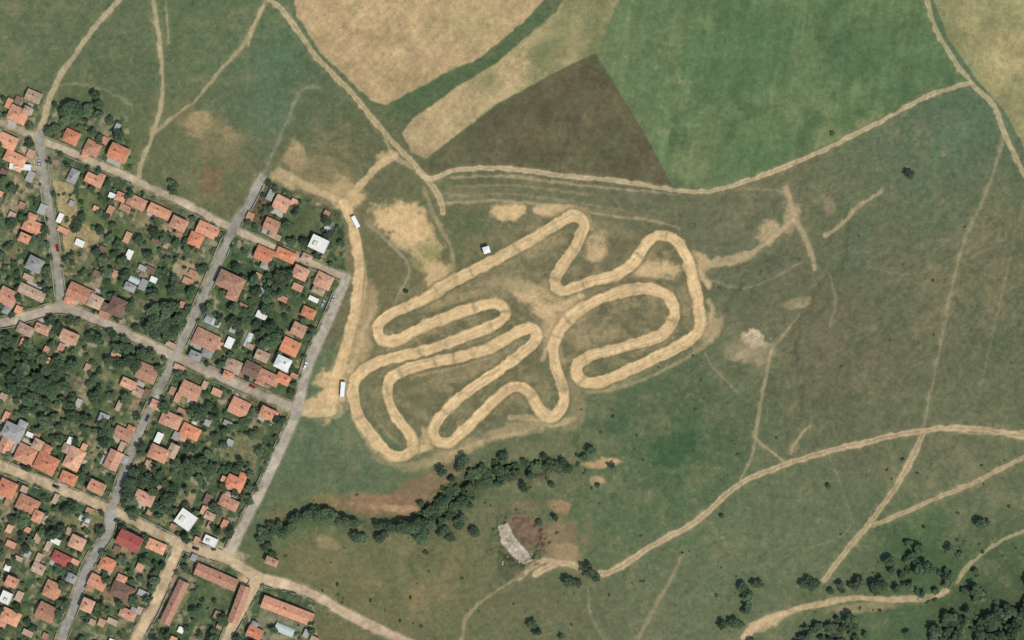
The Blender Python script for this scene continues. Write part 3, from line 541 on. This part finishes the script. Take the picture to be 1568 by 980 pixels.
for i in range(640):
    c=C[rs.randrange(len(C))]; fx=c[0]
    if fx<610 and rs.random()<.6: continue
    if fx>800 and rs.random()<.5: continue
    sp=19 if fx>640 else 5
    x,y=c[0]+rs.gauss(0,sp),c[1]+rs.gauss(0,sp*.75)+(5 if fx<640 else 4)
    v=float(fbm(np.array([x/16.],f32),np.array([y/16.],f32),2,95)[0])
    if v<-.3: continue
    if rs.random()<.6: tree(x,y,rs.uniform(4.5,9.5),'thicket_tree',rv_)
    else: tree(x,y,rs.uniform(2.5,5),'thicket_shrub',rv_,SV)
wd=mass('woodland')
n=0
while n<520:
    x=rs.uniform(1100,1700); y=rs.uniform(790,1080)
    if at(dirtM,x,y)>.2: continue
    dens=0.0
    if y>940-.02*(x-1100)+ (25 if x<1180 else 0): dens=.8
    elif y>890: dens=.34 if x<1480 else .5
    elif x>1330 and y>800: dens=.22
    if y>985: dens=.6
    v=fbm(np.array([x/45.],f32),np.array([y/45.],f32),2,91)[0]
    if rs.random()>dens*(0.6+1.1*v): continue
    tree(x,y,rs.uniform(4.5,10.5),'woodland_tree',wd); n+=1
hs=mass('hillside_scrub')
for i in range(520):
    x=rs.uniform(860,1700); y=rs.uniform(330,960)
    v=fbm(np.array([x/60.],f32),np.array([y/60.],f32),3,92)[0]
    if v<.05 or at(dirtM,x,y)>.2 or at(tm,x,y)>.1: continue
    if y<620 and rs.random()<.85: continue
    tree(x,y,rs.uniform(1.0,2.8)*(1.4 if y>760 and x>1200 else 1),'shrub',hs,SV)
for i in range(60):
    x=rs.uniform(380,900); y=rs.uniform(740,960)
    if at(dirtM,x,y)>.2 or at(streetM,x,y)>.1 : continue
    tree(x,y,rs.uniform(1.2,3.0),'shrub',hs,SV)
# ------------------------------------------------------------- vehicles and track furniture
def car(px,py,ang):
    mb=MB(); pr=[(-2.1,.35),(2.1,.35),(2.15,.75),(1.1,.95),(-1.9,.98),(-2.15,.8)]; w=.85
    k=len(pr); mb.add([(x,-w,z) for x,z in pr]+[(x,w,z) for x,z in pr],[tuple(range(k)),tuple(range(2*k-1,k-1,-1))]+[((i+1)%k,i,k+i,k+(i+1)%k) for i in range(k)],0)
    vs=[(-1.75,-.8,.98),(.95,-.8,.96),(.95,.8,.96),(-1.75,.8,.98),(-1.35,-.62,1.45),(.25,-.62,1.45),(.25,.62,1.45),(-1.35,.62,1.45)]
    mb.add(vs,[(0,1,5,4),(1,2,6,5),(2,3,7,6),(3,0,4,7)],1); mb.add(vs[4:],[(0,1,2,3)],0)
    for x in(-1.35,1.35):
        for y in(-.78,.78): mb.cone((x,y-.1,.32),(x,y+.1,.32),.32,.32,12,2)
    o=link(bpy.data.objects.new('parked_car',mb.mesh('parked_car',[rs.choice(CARP),M_GLASS,M_TYRE]))); o.location=(WX(px),WY(py),zat(px,py)+.03); o.rotation_euler=(0,0,math.radians(ang))
for c in[(344,577,-25),(44,228,-80),(86,745,-25),(510,458,65),(180,798,-25),(112,880,65),(387,592,-25),(60,250,90),(468,560,70),(88,380,100),(300,840,-20),(495,465,65),(76,482,12),(226,640,66)]: car(*c)
def trailer(px,py,ang,L=7,name='box_trailer'):
    mb=MB(); mb.box(-L/2,L/2,-1.25,1.25,.8,3.3,0); mb.box(-L/2+.05,L/2-.05,-1.1,1.1,.6,.797,2)
    for i in range(int(L)): mb.box(-L/2+i+.4,-L/2+i+.5,-1.29,1.29,.85,3.25,0)
    for x in(-L*.3,-L*.15,L*.3):
        for y in(-1.1,1.1): mb.cone((x,y-.12,.45),(x,y+.12,.45),.45,.45,12,2)
    mb.box(L/2,L/2+1.2,-.08,.08,.65,.78,2)
    o=link(bpy.data.objects.new(name,mb.mesh(name,[M_METAL,M_GLASS,M_TYRE]))); o.location=(WX(px),WY(py),zat(px,py)); o.rotation_euler=(0,0,math.radians(ang))
trailer(545,340,-62,7.5); trailer(525,596,86,9)
def tower(px,py):
    e=link(bpy.data.objects.new('race_control_tower',None)); e.location=(WX(px),WY(py),zat(px,py)); e.rotation_euler=(0,0,.3)
    f=MB()
    for x in(-1.6,1.6):
        for y in(-1.6,1.6): f.box(x-.1,x+.1,y-.1,y+.1,-.3,2.6)
    f.box(-2,2,-2,2,2.6,2.75); child(e,'frame',f.mesh('frame',[M_TIMBER]))
    c=MB(); c.box(-1.8,1.8,-1.8,1.8,2.753,4.6); c.box(-1.4,1.4,-1.84,-1.8,3.4,4.3,1); c.box(-1.4,1.4,1.8,1.84,3.4,4.3,1); child(e,'cabin',c.mesh('cabin',[M_METAL,M_GLASS]))
    r=MB(); roofsolid(r,3.6,3.6,4.76,.6,True,0,0,.3); child(e,'roof',r.mesh('roof',[M_METAL,M_METAL]))
tower(745,383)
def tunnel(px,py,L,w,ang):
    mb=MB(); n=10; vs=[]
    for x in(-L/2,L/2):
        for i in range(n+1):
            t=math.pi*i/n; vs.append((x,math.cos(t)*w/2,math.sin(t)*w*.42))
    mb.add(vs,[(i,i+1,n+2+i,n+1+i) for i in range(n)]+[tuple(range(n+1)),tuple(range(2*n+1,n,-1))],0)
    for k in range(int(L/2)+1):
        x=-L/2+k*2
        for i in range(n):
            t0=math.pi*i/n;t1=math.pi*(i+1)/n; mb.cone((x,math.cos(t0)*(w/2+.03),math.sin(t0)*(w*.42+.03)),(x,math.cos(t1)*(w/2+.03),math.sin(t1)*(w*.42+.03)),.04,.04,4,1)
    o=link(bpy.data.objects.new('polytunnel_greenhouse',mb.mesh('polytunnel',[M_POLY,M_METAL]))); o.location=(WX(px),WY(py),zat(px,py)); o.rotation_euler=(0,0,math.radians(ang))
tunnel(436,964,12,6,-22); tunnel(326,492,10,5,-25); tunnel(380,520,9,4,65); tunnel(505,352,7,4,-28); tunnel(208,430,8,4,-25); tunnel(300,640,8,4,65); tunnel(130,795,7,4,-25)
rk=mass('quarry_rocks'); rm=[]
for k in range(3):
    rr=random.Random(k); bm=bmesh.new(); bmesh.ops.create_icosphere(bm,subdivisions=2,radius=1)
    for v in bm.verts: v.co*=rr.uniform(.75,1.2); v.co.z*=.7
    me=bpy.data.meshes.new('rock'); bm.to_mesh(me); bm.free(); me.materials.append(M_ROCK); rm.append(me)
for i in range(110):
    if i<70:
        t=rs.random(); x=770+34*t+rs.gauss(0,3); y=808+48*t+rs.gauss(0,3)
    elif i<90: x=800+rs.gauss(0,14);y=858+rs.gauss(0,5)
    else: x=1155+rs.gauss(0,10);y=518+rs.gauss(0,6)
    o=link(bpy.data.objects.new('rock',rs.choice(rm))); o.parent=rk; s=rs.uniform(.25,.75); o.location=(WX(x),WY(y),zat(x,y)); o.scale=(s,s*rs.uniform(.6,1.2),s*.6); o.rotation_euler=(0,0,rs.uniform(0,6))
# ------------------------------------------------------------- light, sky, camera
el=math.radians(60); az=math.radians(140)
w=bpy.data.worlds.new('World'); scene.world=w; w.use_nodes=True; nt=w.node_tree; sk=nt.nodes.new('ShaderNodeTexSky'); sk.sky_type='NISHITA'; sk.sun_disc=False; sk.sun_elevation=el; sk.sun_rotation=az
bg=nt.nodes['Background']; nt.links.new(sk.outputs[0],bg.inputs['Color']); bg.inputs['Strength'].default_value=.14
sl=bpy.data.lights.new('sun','SUN'); sl.energy=3.35; sl.angle=math.radians(.5); sl.color=(1,.95,.86); so=link(bpy.data.objects.new('sun',sl))
d=Vector((math.sin(az)*math.cos(el),math.cos(az)*math.cos(el),math.sin(el))); so.rotation_euler=d.to_track_quat('Z','Y').to_euler(); so.location=d*500
cam=bpy.data.cameras.new('camera'); co_=link(bpy.data.objects.new('camera',cam)); co_.location=(0,0,1800); co_.rotation_euler=(0,0,0)
cam.sensor_width=36; cam.lens=36*1800/(1568*S); cam.clip_start=10; cam.clip_end=30000; scene.camera=co_
scene.view_settings.view_transform='Standard'; scene.view_settings.look='None'; scene.view_settings.exposure=0
print('done objects',len(bpy.data.objects))
